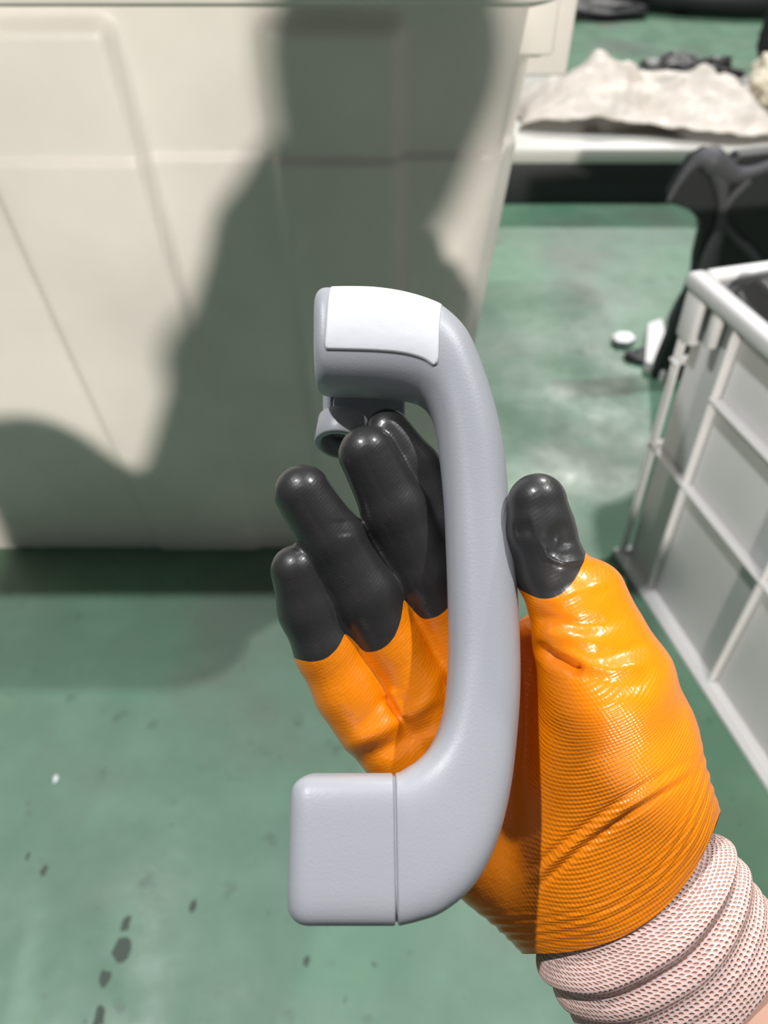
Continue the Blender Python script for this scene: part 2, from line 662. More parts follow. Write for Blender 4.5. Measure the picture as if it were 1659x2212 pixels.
def crumple(name, outline, z0, hgt, mt, seed, folds, thick=.004):
    """a crumpled sheet lying on the platform: grid with a soft body, folds and an irregular edge"""
    n, m = 110, 60
    (x0, x1, y0, y1) = outline
    V = []
    for side in (0, 1):
        for i in range(n + 1):
            for j in range(m + 1):
                a, b = i / n, j / m
                x = x0 + (x1 - x0) * a
                y = y0 + (y1 - y0) * b
                ex = .05 * mnoise.noise(Vector((a * 3.1, seed, 0)))
                ey = .06 * mnoise.noise(Vector((seed, b * 2.5, 3)))
                y += ex * (1 - b) * 1.4 + (1 - a) ** 2 * .12 * (1 - b)
                x += ey
                env = (math.sin(math.pi * min(1, max(0, a))) ** .45) * (math.sin(math.pi * min(1, max(0, .1 + b * .86))) ** .6)
                p = Vector((x * folds + seed, y * folds * 1.7, seed * 2))
                nz = mnoise.fractal(p, 1, 2, 4)
                rd = 1 - abs(mnoise.noise(Vector((x * 4 + y * 6 + seed, y * 3 - x * 2, 1.5)))) * 2.2
                z = z0 + .004 + env * hgt * (.55 + .55 * nz + .55 * rd)
                z = max(z, z0 + .002) + (thick if side == 0 else 0)
                V.append((x, y, z))
    k = (n + 1) * (m + 1)
    Fc = []
    for i in range(n):
        for j in range(m):
            a = i * (m + 1) + j
            Fc.append((a, a + m + 1, a + m + 2, a + 1))
            Fc.append((k + a, k + a + 1, k + a + m + 2, k + a + m + 1))
    for i in range(n):
        a, b = i * (m + 1), (i + 1) * (m + 1)
        Fc.append((a, k + a, k + b, b))
        a, b = a + m, b + m
        Fc.append((a, b, k + b, k + a))
    for j in range(m):
        a = j
        Fc.append((a, a + 1, k + a + 1, k + a))
        a = n * (m + 1) + j
        Fc.append((a, k + a, k + a + 1, a + 1))
    return mesh(name, V, Fc, None, mt)


tag(crumple('foam_sheet', (.37, 1.05, 2.07, 2.50), .150, .125, M['bag'], 2.3, 5.0),
    'crumpled cream plastic sheet heaped on the white platform', 'sheet')
tag(lump('plastic_bag', (.95, 2.60, .185), (.16, .060, .045), M['dark_bag'], 2, .35, 2.2, 5, None, .152),
    'dark grey crumpled bag lying behind the cream sheet', 'bag')
tag(lump('foam_block', (1.17, 2.42, .215), (.085, .10, .085), M['cream'], 12, .3, 2.4, 5, None, .152),
    'lumpy cream foam wad at the right edge of the photo, beside the grey bag', 'foam')
tag(lump('plastic_cover', (1.22, 2.64, .30), (.060, .06, .12), M['black_plastic'], 15, .2, 1.8, 4, None, .152),
    'black upright cover at the right edge of the photo, above the cream foam wad', 'cover')


# black moulded car trim standing behind the crate
def plate(name, pts, y, thick, mt, parent=None, bulge=.0, slope=0.0, bv=.004):
    """a solid standing plate, outline given in world x / z"""
    n = len(pts)
    def yy(x, z):
        return y + slope * (z - .3)
    V = [(x, yy(x, z), z) for x, z in pts] + [(x, yy(x, z) + thick, z) for x, z in pts]
    Fc = [tuple(range(n)), tuple(reversed(range(n, 2 * n)))] + [(i, i + n, (i + 1) % n + n, (i + 1) % n) for i in range(n)]
    o = mesh(name, V, Fc, parent, mt, False)
    fix_normals(o)
    bevel(o, bv, 2, 50)
    return o


def tube(name, P, r, mt, parent=None, n=10, res=6):
    P = catmull(P, res)
    rr = np.interp(np.linspace(0, 1, len(P)), np.linspace(0, 1, len(r)), r) if hasattr(r, '__len__') else np.full(len(P), r)
    V = []
    up = np.array([.3, -1, .2])
    for i, p in enumerate(P):
        t = P[min(i + 1, len(P) - 1)] - P[max(i - 1, 0)]
        t /= np.linalg.norm(t)
        a = np.cross(t, up)
        a /= np.linalg.norm(a)
        b = np.cross(t, a)
        for k in range(n):
            th = 2 * math.pi * k / n
            V.append(p + rr[i] * (math.cos(th) * a + math.sin(th) * b))
    o = mesh(name, V, quads(len(P), n), parent, mt)
    fix_normals(o)
    return o


def trim():
    Y = 1.22
    root = thing('car_trim_panel', 'black moulded trim panel with charcoal ribs, standing behind the white crate', 'panel', (.6, Y, 0))
    def w(u, v, dy=0):
        return onY(u, v, Y + dy)
    px = [(1500, 600), (1503, 560), (1516, 505), (1512, 478), (1490, 455), (1455, 443), (1448, 420), (1470, 385), (1497, 345), (1530, 326),
          (1562, 338), (1578, 352), (1600, 336), (1700, 325), (1800, 330), (1830, 400), (1830, 600)]
    pts = [(w(u, v)[0], w(u, v)[2]) for u, v in px]
    lo = [(pts[-1][0] + .02, 0.0), (pts[0][0] - .02, 0.0)]
    plate('body', [(float(a), float(b)) for a, b in pts + lo], Y, .03, M['black_plastic'], root)
    for P, r in (([(1443, 436), (1466, 395), (1500, 352), (1535, 345), (1580, 375), (1620, 372), (1680, 350)], [.004, .005, .009, .022, .015, .010, .008]),
                 ([(1540, 350), (1556, 390), (1560, 440), (1556, 490), (1534, 560), (1520, 620)], [.016, .014, .008, .010, .016, .020]),
                 ([(1620, 385), (1580, 425), (1561, 455)], [.008, .008, .008]),
                 ([(1562, 480), (1590, 515), (1625, 550), (1650, 590)], [.008, .008, .008, .008]),
                 ([(1520, 358), (1545, 362), (1560, 385)], [.010, .014, .010])):
        tube('rib', [w(u, v, -.004) for u, v in P], r, M['grey_rib'], root)
    return root


trim()

# dark curved car part at the very top, far away
def far_bumper():
    P = [(1.12, 4.75, .06), (1.30, 4.50, .08), (1.7, 4.36, .08), (2.1, 4.36, .08), (2.6, 4.5, .08)]
    Pc = catmull(P, 10)
    V = []
    n = 16
    for i, p in enumerate(Pc):
        t = Pc[min(i + 1, len(Pc) - 1)] - Pc[max(i - 1, 0)]
        t /= np.linalg.norm(t)
        a = np.array([t[1], -t[0], 0])
        f = .5 + .5 * math.sin(math.pi * (i + 2) / (len(Pc) + 3)) ** .5
        for k in range(n):
            th = 2 * math.pi * k / n
            c, s = math.cos(th), math.sin(th)
            V.append(p + f * .15 * abs(c) ** .7 * math.copysign(1, c) * a + np.array([0, 0, f * .075 * abs(s) ** .7 * math.copysign(1, s)]))
    V = [(v[0], v[1], max(0.0, v[2])) for v in V]
    o = fix_normals(mesh('car_bumper', V, quads(len(Pc), n), None, M['black_plastic']))
    tag(o, 'long black curved bumper lying on the floor at the top right of the photo', 'bumper')


far_bumper()
x_, y_, _z = onZ(1290, 45)
tag(lump('scrap_and_shadow', (x_ - .03, y_ + .10, .03), (.25, .12, .05), M['black_plastic'], 22, .3, 1.5, 4, None, .0), 'black scrap with its floor shadow built in, between the bin rim and the bumper', 'scrap')  # one black lump for the scrap and the soft shadow beside it


# small litter beside the crate
def chip(name, pts, z, th, mt, label, cat='scrap', tilt=0):
    c = np.mean([p[:2] for p in pts], axis=0)
    n = len(pts)
    V = [(p[0], p[1], z + tilt * (p[1] - c[1])) for p in pts] + [(p[0], p[1], z + th + tilt * (p[1] - c[1])) for p in pts]
    Fc = [tuple(reversed(range(n))), tuple(range(n, 2 * n))] + [(i, (i + 1) % n, (i + 1) % n + n, i + n) for i in range(n)]
    o = fix_normals(mesh(name, V, Fc, None, mt, False))
    bevel(o, .0015, 2)
    tag(o, label, cat)


chip('plastic_chip', [onZ(*p) for p in ((1318, 738), (1335, 728), (1358, 729), (1371, 742), (1355, 752), (1330, 750))], .006, .008, M['white'],
     'small bright white chip on the floor left of the crate', 'chip')
chip('cardboard_scrap', [onZ(*p, .03) for p in ((1396, 772), (1402, 690), (1432, 680), (1446, 730), (1440, 800), (1415, 782))], .0, .022, M['crate'],
     'pale grey scrap of card on the floor against the crate', 'scrap', 0)
tag(lump('litter_shadow', tuple(onZ(1392, 775, .0) + np.array([0, 0, .006])), (.045, .022, .010), M['black_plastic'], 5, .4, 2, 4, None, 0.0),  # flat black shape in place of the litter's small shadow
    'small black lump modelled for the shadow on the floor between the white chip and the card scrap', 'scrap')
tag(tube('rubber_strip', [onZ(1474, 640, .02), onZ(1455, 680, .03), onZ(1449, 710, .03), onZ(1452, 750, .008)], .0085, M['black_plastic']),
    'thin black strip leaning against the far edge of the white crate', 'strip')


# ------------------------------------------------------------------ implicit surfaces (for hand and body)
def surface_nets(Fv, org, h):
    nx, ny, nz = Fv.shape
    neg = Fv < 0
    cnt = np.zeros((nx - 1, ny - 1, nz - 1), np.float32)
    acc = np.zeros((nx - 1, ny - 1, nz - 1, 3), np.float32)
    for ax in range(3):
        o1, o2 = [a for a in range(3) if a != ax]
        for b in (0, 1):
            for c in (0, 1):
                s0 = [None] * 3
                s1 = [None] * 3
                s0[ax] = slice(0, -1)
                s1[ax] = slice(1, None)
                for o, k in ((o1, b), (o2, c)):
                    sl = slice(k, Fv.shape[o] - 1 + k)
                    s0[o] = sl
                    s1[o] = sl
                a0, a1 = Fv[tuple(s0)], Fv[tuple(s1)]
                m = neg[tuple(s0)] != neg[tuple(s1)]
                t = a0[m] / (a0[m] - a1[m])
                off = np.zeros((len(t), 3), np.float32)
                off[:, ax] = t
                off[:, o1] = b
                off[:, o2] = c
                acc[m] += off
                cnt[m] += 1
    act = cnt > 0
    idx = -np.ones(act.shape, np.int64)
    idx[act] = np.arange(act.sum())
    cells = np.argwhere(act)
    V = (cells + acc[act] / cnt[act][:, None]) * h + org
    Q = []
    for ax in range(3):
        o1, o2 = [(1, 2), (2, 0), (0, 1)][ax]
        s0 = [slice(1, -1)] * 3
        s1 = [slice(1, -1)] * 3
        s0[ax] = slice(0, -1)
        s1[ax] = slice(1, None)
        a0, a1 = neg[tuple(s0)], neg[tuple(s1)]
        for flip in (False, True):
            m = (a0 & ~a1) if not flip else (~a0 & a1)
            e = np.argwhere(m)
            off = np.ones(3, int)
            off[ax] = 0
            e = e + off
            d1 = np.zeros(3, int)
            d1[o1] = 1
            d2 = np.zeros(3, int)
            d2[o2] = 1
            c0 = idx[tuple((e - d1 - d2).T)]
            c1 = idx[tuple((e - d2).T)]
            c2 = idx[tuple(e.T)]
            c3 = idx[tuple((e - d1).T)]
            qd = np.stack([c0, c1, c2, c3], 1)
            if flip:
                qd = qd[:, ::-1]
            Q.append(qd)
    return V, np.vstack(Q)


def seg_sdf(P, a, b, ra, rb, zs=1.0):
    sc = np.array([1, 1, zs])
    p = P * sc
    a = a * sc
    b = b * sc
    ab = b - a
    t = np.clip(((p - a) @ ab) / max(1e-12, ab @ ab), 0, 1)
    dd = p - (a + t[..., None] * ab)
    return (np.sqrt((dd * dd).sum(-1)) - (ra + (rb - ra) * t)) / (zs if zs > 1 else 1)


def smin(a, b, k):
    hh = np.clip(.5 + .5 * (b - a) / k, 0, 1)
    return b + (a - b) * hh - k * hh * (1 - hh)


# ------------------------------------------------------------------ the gloved hand
# joints: photo point, depth (m), radius (photo px)
HAND = {
    'index': [(838, 932, .2880, 50), (897, 1008, .2885, 55), (962, 1128, .2895, 62), (1005, 1280, .2900, 66), (1035, 1430, .2880, 72)],
    'middle': [(793, 983, .2770, 62), (855, 1104, .2800, 71), (918, 1238, .2850, 74), (975, 1370, .2880, 70), (1005, 1500, .2860, 72)],
    'ring': [(656, 1066, .2720, 63), (720, 1170, .2755, 70), (790, 1290, .2790, 77), (850, 1395, .2810, 70), (905, 1490, .2810, 72), (945, 1560, .2800, 74)],
    'pinky': [(641, 1233, .2730, 56), (667, 1320, .2760, 65), (706, 1405, .2780, 68), (752, 1490, .2790, 74), (800, 1560, .2790, 76)],
    'thumb': [(1160, 1086, .2600, 65), (1168, 1150, .2600, 74), (1192, 1235, .2610, 78), (1243, 1308, .2610, 100), (1266, 1385, .2610, 112), (1310, 1480, .2600, 138)],
}
PALM = [  # (a, b, zscale)
    ((1035, 1430, .289, 74), (1240, 1900, .283, 120), 1.0),
    ((1005, 1500, .287, 76), (1235, 1920, .283, 110), 1.0),
    ((940, 1560, .283, 76), (1190, 1930, .281, 100), 1.0),
    ((812, 1575, .281, 74), (1060, 1868, .279, 84), 1.0),
    ((1060, 1868, .279, 84), (1225, 1985, .277, 118), 1.0),
    ((1310, 1480, .262, 140), (1326, 1600, .266, 165), 1.2),
    ((1326, 1600, .266, 165), (1335, 1740, .270, 190), 1.3),
    ((1335, 1740, .270, 190), (1345, 1880, .272, 215), 1.4),
    ((1345, 1880, .272, 222), (1400, 1990, .272, 236), 1.45),
    ((1284, 1276, .262, 62), (1308, 1350, .262, 74), 1.0),
    ((1180, 1400, .286, 80), (1240, 1600, .284, 110), 1.0),
]


def build_hand(person):
    h = .00085
    lo = np.array([-.050, -.185, .225])
    hi = np.array([.150, .045, .325])
    n = np.ceil((hi - lo) / h).astype(int)
    ax = [lo[i] + h * np.arange(n[i]) for i in range(3)]
    G = np.stack(np.meshgrid(*ax, indexing='ij'), -1)

    def rr(p):
        return p[3] / FPX * p[2]

    def local_sdf(segs, k, pad=.016):
        out = np.full(G.shape[:3], .05, np.float32)
        for (a, b, zs) in segs:
            A, B = C(*a[:3]), C(*b[:3])
            r = max(rr(a), rr(b)) + pad
            i0 = np.clip(((np.minimum(A, B) - r - lo) / h).astype(int), 0, n)
            i1 = np.clip(((np.maximum(A, B) + r - lo) / h).astype(int) + 1, 0, n)
            if (i1 <= i0).any():
                continue
            sl = tuple(slice(i0[q_], i1[q_]) for q_ in range(3))
            out[sl] = smin(out[sl], seg_sdf(G[sl], A, B, rr(a), rr(b), zs), k).astype(np.float32)
        return out
    total = local_sdf(PALM, .007)
    chains = {}
    for nm, J in HAND.items():
        segs = [(J[i], J[i + 1], 1.0) for i in range(len(J) - 1)]
        f = local_sdf(segs, .0025)
        total = smin(total, f, .0022 if nm != 'thumb' else .005).astype(np.float32)
    V, Q = surface_nets(total, lo, h)
    nv = len(V)
    # smooth a little (surface nets relaxation)
    E = np.vstack([Q[:, [0, 1]], Q[:, [1, 2]], Q[:, [2, 3]], Q[:, [3, 0]]])

    def relax(X, it, w=.5):
        for _ in range(it):
            s = np.zeros_like(X)
            c = np.zeros(nv)
            np.add.at(s, E[:, 0], X[E[:, 1]])
            np.add.at(c, E[:, 0], 1)
            np.add.at(s, E[:, 1], X[E[:, 0]])
            np.add.at(c, E[:, 1], 1)
            X = X * (1 - w) + w * s / np.maximum(c, 1)[:, None]
        return X
    V = relax(V, 3)

    def normals(X):
        a = X[Q[:, 2]] - X[Q[:, 0]]
        b = X[Q[:, 3]] - X[Q[:, 1]]
        fn = np.cross(a, b)
        N = np.zeros_like(X)
        for k in range(4):
            np.add.at(N, Q[:, k], fn)
        return N / np.maximum(1e-12, np.linalg.norm(N, axis=1))[:, None]
    N = normals(V)
    if (N * (V - V.mean(0))).sum() < 0:
        Q = Q[:, ::-1]
        N = -N
    uvp = np.stack([V[:, 0] / V[:, 2] * FPX + W / 2, -V[:, 1] / V[:, 2] * FPX + H / 2], 1)
    front = np.clip(-N[:, 2] * 1.6 + .2, 0, 1)
    disp = np.zeros(nv)

    def pl_dist(P, poly):
        best = np.full(len(P), 1e9)
        tb = np.zeros(len(P))
        tot = 0
        segs = []
        for a, b in zip(poly[:-1], poly[1:]):
            a, b = np.array(a, float), np.array(b, float)
            segs.append((a, b, np.linalg.norm(b - a)))
            tot += segs[-1][2]
        acc = 0
        for a, b, L in segs:
            t = np.clip(((P - a) @ (b - a)) / (L * L), 0, 1)
            d = np.linalg.norm(P - (a + t[:, None] * (b - a)), axis=1)
            m = d < best
            best[m] = d[m]
            tb[m] = (acc + t[m] * L) / tot
            acc += L
        return best, tb
    # creases (-) and folds (+): polyline, millimetres, width px
    for poly, amp, wd_ in (
        ([(1140, 1336), (1195, 1342), (1250, 1352), (1330, 1345)], -1.3, 15),
        ([(1140, 1302), (1210, 1296), (1275, 1268), (1325, 1250)], .9, 15),
        ([(1165, 1372), (1230, 1374), (1310, 1395)], .9, 18),
        ([(1150, 1392), (1185, 1420), (1228, 1437), (1262, 1450)], -4.2, 13),
        ([(1205, 1405), (1260, 1432), (1320, 1448), (1400, 1432)], 1.2, 14),
        ([(1262, 1458), (1330, 1480), (1420, 1476)], -1.0, 22),
        ([(1285, 1420), (1350, 1405), (1400, 1395)], -.8, 16),
        ([(1190, 1165), (1218, 1150), (1228, 1185)], -2.2, 20),
        ([(1168, 1168), (1182, 1200), (1215, 1216), (1262, 1211)], 1.5, 8),
        ([(1110, 1150), (1150, 1140)], -1.0, 18),
        ([(748, 1612), (800, 1588), (850, 1565), (965, 1497)], .9, 16),
        ([(770, 1640), (850, 1612), (950, 1560)], -1.0, 18),
        ([(846, 1487), (858, 1515), (880, 1548)], 1.4, 8),
        ([(832, 1500), (850, 1530), (868, 1556)], -1.4, 8),
        ([(770, 1575), (812, 1530), (836, 1500)], -.5, 12),
        ([(900, 1545), (935, 1490), (960, 1440)], .5, 14),
        ([(1150, 1925), (1250, 1838), (1360, 1760), (1500, 1675)], -1.0, 8),
        ([(1145, 1905), (1250, 1818), (1360, 1740), (1500, 1655)], .7, 8),
        ([(1130, 1890), (1240, 1800), (1350, 1722), (1490, 1640)], -.7, 7),
        ([(1480, 1520), (1495, 1580), (1515, 1650)], .5, 14),
        ([(1200, 1620), (1300, 1560), (1440, 1530)], .5, 40),
        ([(740, 1120), (745, 1160)], -.5, 20),
    ):
        d, t = pl_dist(uvp, poly)
        fade = np.minimum(1, 5 * np.minimum(t + .04, 1.04 - t))
        disp += amp * .001 * np.exp(-(d / wd_) ** 2) * fade * front
    # elastic ribs near the wrist; axis of the forearm
    axis = np.array([.563, .826])
    lat = np.array([.826, -.563])
    rel = uvp - np.array([1345, 1925])
    s = rel @ axis
    l = rel @ lat
    sc = s - 85 * (1 - (l / 240) ** 2)          # rings bow towards the forearm on the near side
    rib = (np.exp(-((sc + 60) / 42) ** 2))
    disp += .00028 * np.sin(sc / 21 * 2 * math.pi) * rib
    nn = np.array([mnoise.noise(Vector(p * 55)) for p in V])
    disp += .0005 * nn
    V = V + N * disp[:, None]
    N = normals(V)
    # what is coated black
    mask = np.full(nv, 60.0)
    best = np.full(nv, 1e9)
    caps = {'index': ((985, 1290), (.42, .9)), 'middle': ((944, 1332), (.42, .9)), 'ring': ((828, 1400), (.5, .866)),
            'pinky': ((700, 1424), (.40, .917)), 'thumb': ((1196, 1291), (.27, .963))}
    for nm, J in HAND.items():
        f = np.full(nv, 1e9)
        for i in range(len(J) - 1):
            f = np.minimum(f, seg_sdf(V, C(*J[i][:3]), C(*J[i + 1][:3]), rr(J[i]), rr(J[i + 1])))
        b, d = caps[nm]
        r = uvp - np.array(b)
        d = np.array(d)
        la = r @ np.array([d[1], -d[0]])
        fld = r @ d + .0085 * la * la
        m = f < best
        best[m] = f[m]
        mask[m] = fld[m]
        # never let palm vertices join in
    for _ in range(8):
        sm = np.zeros(nv)
        cn = np.zeros(nv)
        np.add.at(sm, E[:, 0], mask[E[:, 1]])
        np.add.at(cn, E[:, 0], 1)
        np.add.at(sm, E[:, 1], mask[E[:, 0]])
        np.add.at(cn, E[:, 1], 1)
        mask = .4 * mask + .6 * sm / np.maximum(cn, 1)
    mask[(uvp[:, 1] > 1440)] = 60
    cutf = sc - 0                                # end of the orange shell
    ribw = np.clip((uvp[:, 1] - 1420) / 150, 0, 1) * np.clip((uvp[:, 0] - 1120) / 80, 0, 1) * .30 + .05
    ribw *= (mask > 0)
    ribw = np.maximum(ribw, .06)

    bm = bmesh.new()
    Wv = toW(V)
    NW = N[:, :1] * R_ + N[:, 1:2] * U_ + N[:, 2:3] * F_
    lay_m = bm.verts.layers.float.new('m')
    lay_c = bm.verts.layers.float.new('c')
    lay_r = bm.verts.layers.float.new('ribbing')
    lay_n = bm.verts.layers.float_vector.new('n')
    lay_p = bm.verts.layers.float_vector.new('p')
    ca, sa = axis
    for i in range(nv):
        v = bm.verts.new(Wv[i])
        v[lay_m] = mask[i]
        v[lay_c] = cutf[i]
        v[lay_r] = ribw[i]
        v[lay_n] = NW[i]
        # knit coordinates in millimetres, rows across the hand
        X, Yv = V[i, 0] * 1000, -V[i, 1] * 1000
        v[lay_p] = (X * sa - Yv * ca, X * ca + Yv * sa + V[i, 2] * 500, 0)
    bm.verts.ensure_lookup_table()
    for f in Q:
        try:
            bm.faces.new([bm.verts[int(k)] for k in f])
        except ValueError:
            pass

    def cut(lay):
        es = [e for e in bm.edges if (e.verts[0][lay] < 0) != (e.verts[1][lay] < 0)]
        new = []
        for e in es:
            a, b = e.verts
            va, vb = a[lay], b[lay]
            if (va < 0) == (vb < 0) or abs(va - vb) < 1e-6:
                continue
            if abs(va - vb) > 40:
                (a if abs(va) < abs(vb) else b)[lay] = 0.0
                continue
            t = va / (va - vb)
            store = [(L_, a[L_] * (1 - t) + b[L_] * t) for L_ in (lay_m, lay_c, lay_r)]
            st2 = [(L_, a[L_] * (1 - t) + b[L_] * t) for L_ in (lay_n, lay_p)]
            co = a.co * (1 - t) + b.co * t
            _, nvv = bmesh.utils.edge_split(e, a, t)
            nvv.co = co
            for L_, x in store + st2:
                nvv[L_] = x
            nvv[lay] = 0.0
            new.append(nvv)
        bmesh.ops.connect_verts(bm, verts=new)
    cut(lay_m)
    cut(lay_c)
    groups = {'orange': [], 'black': []}
    for f in bm.faces:
        mc = sum(v[lay_c] for v in f.verts) / len(f.verts)
        if mc > 0:
            continue
        mm = sum(v[lay_m] for v in f.verts) / len(f.verts)
        groups['black' if mm < 0 else 'orange'].append(f)

    def build(name, faces, mt, parent):
        ids, VV, NN, PP, RR, FF = {}, [], [], [], [], []
        for f in faces:
            ff = []
            for v in f.verts:
                if v.index not in ids:
                    ids[v.index] = len(VV)
                    VV.append(v.co.copy())
                    NN.append(v[lay_n].normalized())
                    PP.append(v[lay_p].copy())
                    RR.append(v[lay_r])
                ff.append(ids[v.index])
            FF.append(ff[::-1])
        o = mesh(name, VV, FF, parent, mt)
        me = o.data
        at = me.attributes.new('ribbing', 'FLOAT', 'POINT')
        at.data.foreach_set('value', RR)
        uvl = me.uv_layers.new(name='knit')
        li = np.zeros(len(me.loops), int)
        me.loops.foreach_get('vertex_index', li)
        PPn = np.array([(p.x, p.y) for p in PP])
        uvl.data.foreach_set('uv', PPn[li].ravel().astype(np.float32))
        me.normals_split_custom_set_from_vertices([tuple(x) for x in NN])
        return o
    bm.verts.index_update()
    glove = build('glove', groups['orange'], M['orange'], person)
    # connected pieces of the black coating: one per finger
    blk = set(groups['black'])
    comps = []
    while blk:
        st = [blk.pop()]
        comp = list(st)
        while st:
            f = st.pop()
            for e in f.edges:
                for g in e.link_faces:
                    if g in blk:
                        blk.remove(g)
                        st.append(g)
                        comp.append(g)
        comps.append(comp)
    comps.sort(key=len, reverse=True)
    big = [c for c in comps if len(c) > 300]
    for c in comps:
        if len(c) <= 300:
            big[0].extend(c)
    for c in big:
        o = build('finger_coating', c, M['black'], glove)
        o['label'] = 'black dipped coating over the orange glove'
    bm.free()
    return glove


def build_cuff(person):
    axis = np.array([.563, .826])
    lat3 = np.array([.826, .563, 0])     # camera space (y up)
    ax3 = np.array([.563, -.826, 0.0])
    prof = [(-70, 200, 0), (-30, 215, 0), (-12, 240, 0), (2, 259, 1), (14, 266, 1), (28, 256, 0), (38, 246, 0), (50, 250, 0), (62, 262, 1), (78, 266, 1),
            (92, 258, 0), (110, 256, 0), (128, 262, 0), (142, 260, 0), (160, 263, 0), (182, 265, 0), (196, 264, 0), (203, 258, 0), (200, 248, 0)]
    d0 = .270
    P = catmull([(a, b) for a, b, _ in prof], 5)
    n = 160
    V, UV = [], []
    acc = 0
    for i, (s, hw) in enumerate(P):
        if i:
            acc += np.hypot(*(P[i] - P[i - 1])) / FPX * d0 * 1000
        u0, v0 = 1363 + axis[0] * s, 1948 + axis[1] * s
        c = C(u0, v0, d0)
        a = hw / FPX * d0 * .94
        b = a * .74
        for k in range(n):
            th = 2 * math.pi * k / n
            wob = 1 + .006 * math.sin(3 * th + s / 30) + .010 * mnoise.noise(Vector((math.cos(th) * 2.5, math.sin(th) * 2.5, s / 35)))
            sag = .0035 * mnoise.noise(Vector((math.cos(th) * 1.2, math.sin(th) * 1.2, s / 200 + 5)))
            p = c + wob * (a * math.cos(th) * lat3 + b * math.sin(th) * np.array([0, 0, -1.0])) + ax3 * sag
            V.append(p)
            UV.append((th / (2 * math.pi) * 2 * math.pi * (a + b) / 2 * 1000, acc))
    Fc = quads(len(P), n, True, False)
    o = mesh('knit_cuff', toW(np.array(V)), Fc, person, M['cuff'])
    fix_normals(o)
    me = o.data
    uvl = me.uv_layers.new(name='knit')
    per = 2 * math.pi * (.041 + .030) / 2 * 1000
    for p in me.polygons:
        us = [UV[me.loops[k].vertex_index] for k in p.loop_indices]
        mxu = max(u[0] for u in us)
        for k, u in zip(p.loop_indices, us):
            uu = u[0]
            if mxu - uu > 50:
                uu += per
            uvl.data[k].uv = (uu, u[1])
    o['label'] = 'pale pink open-knit cuff'
    return o


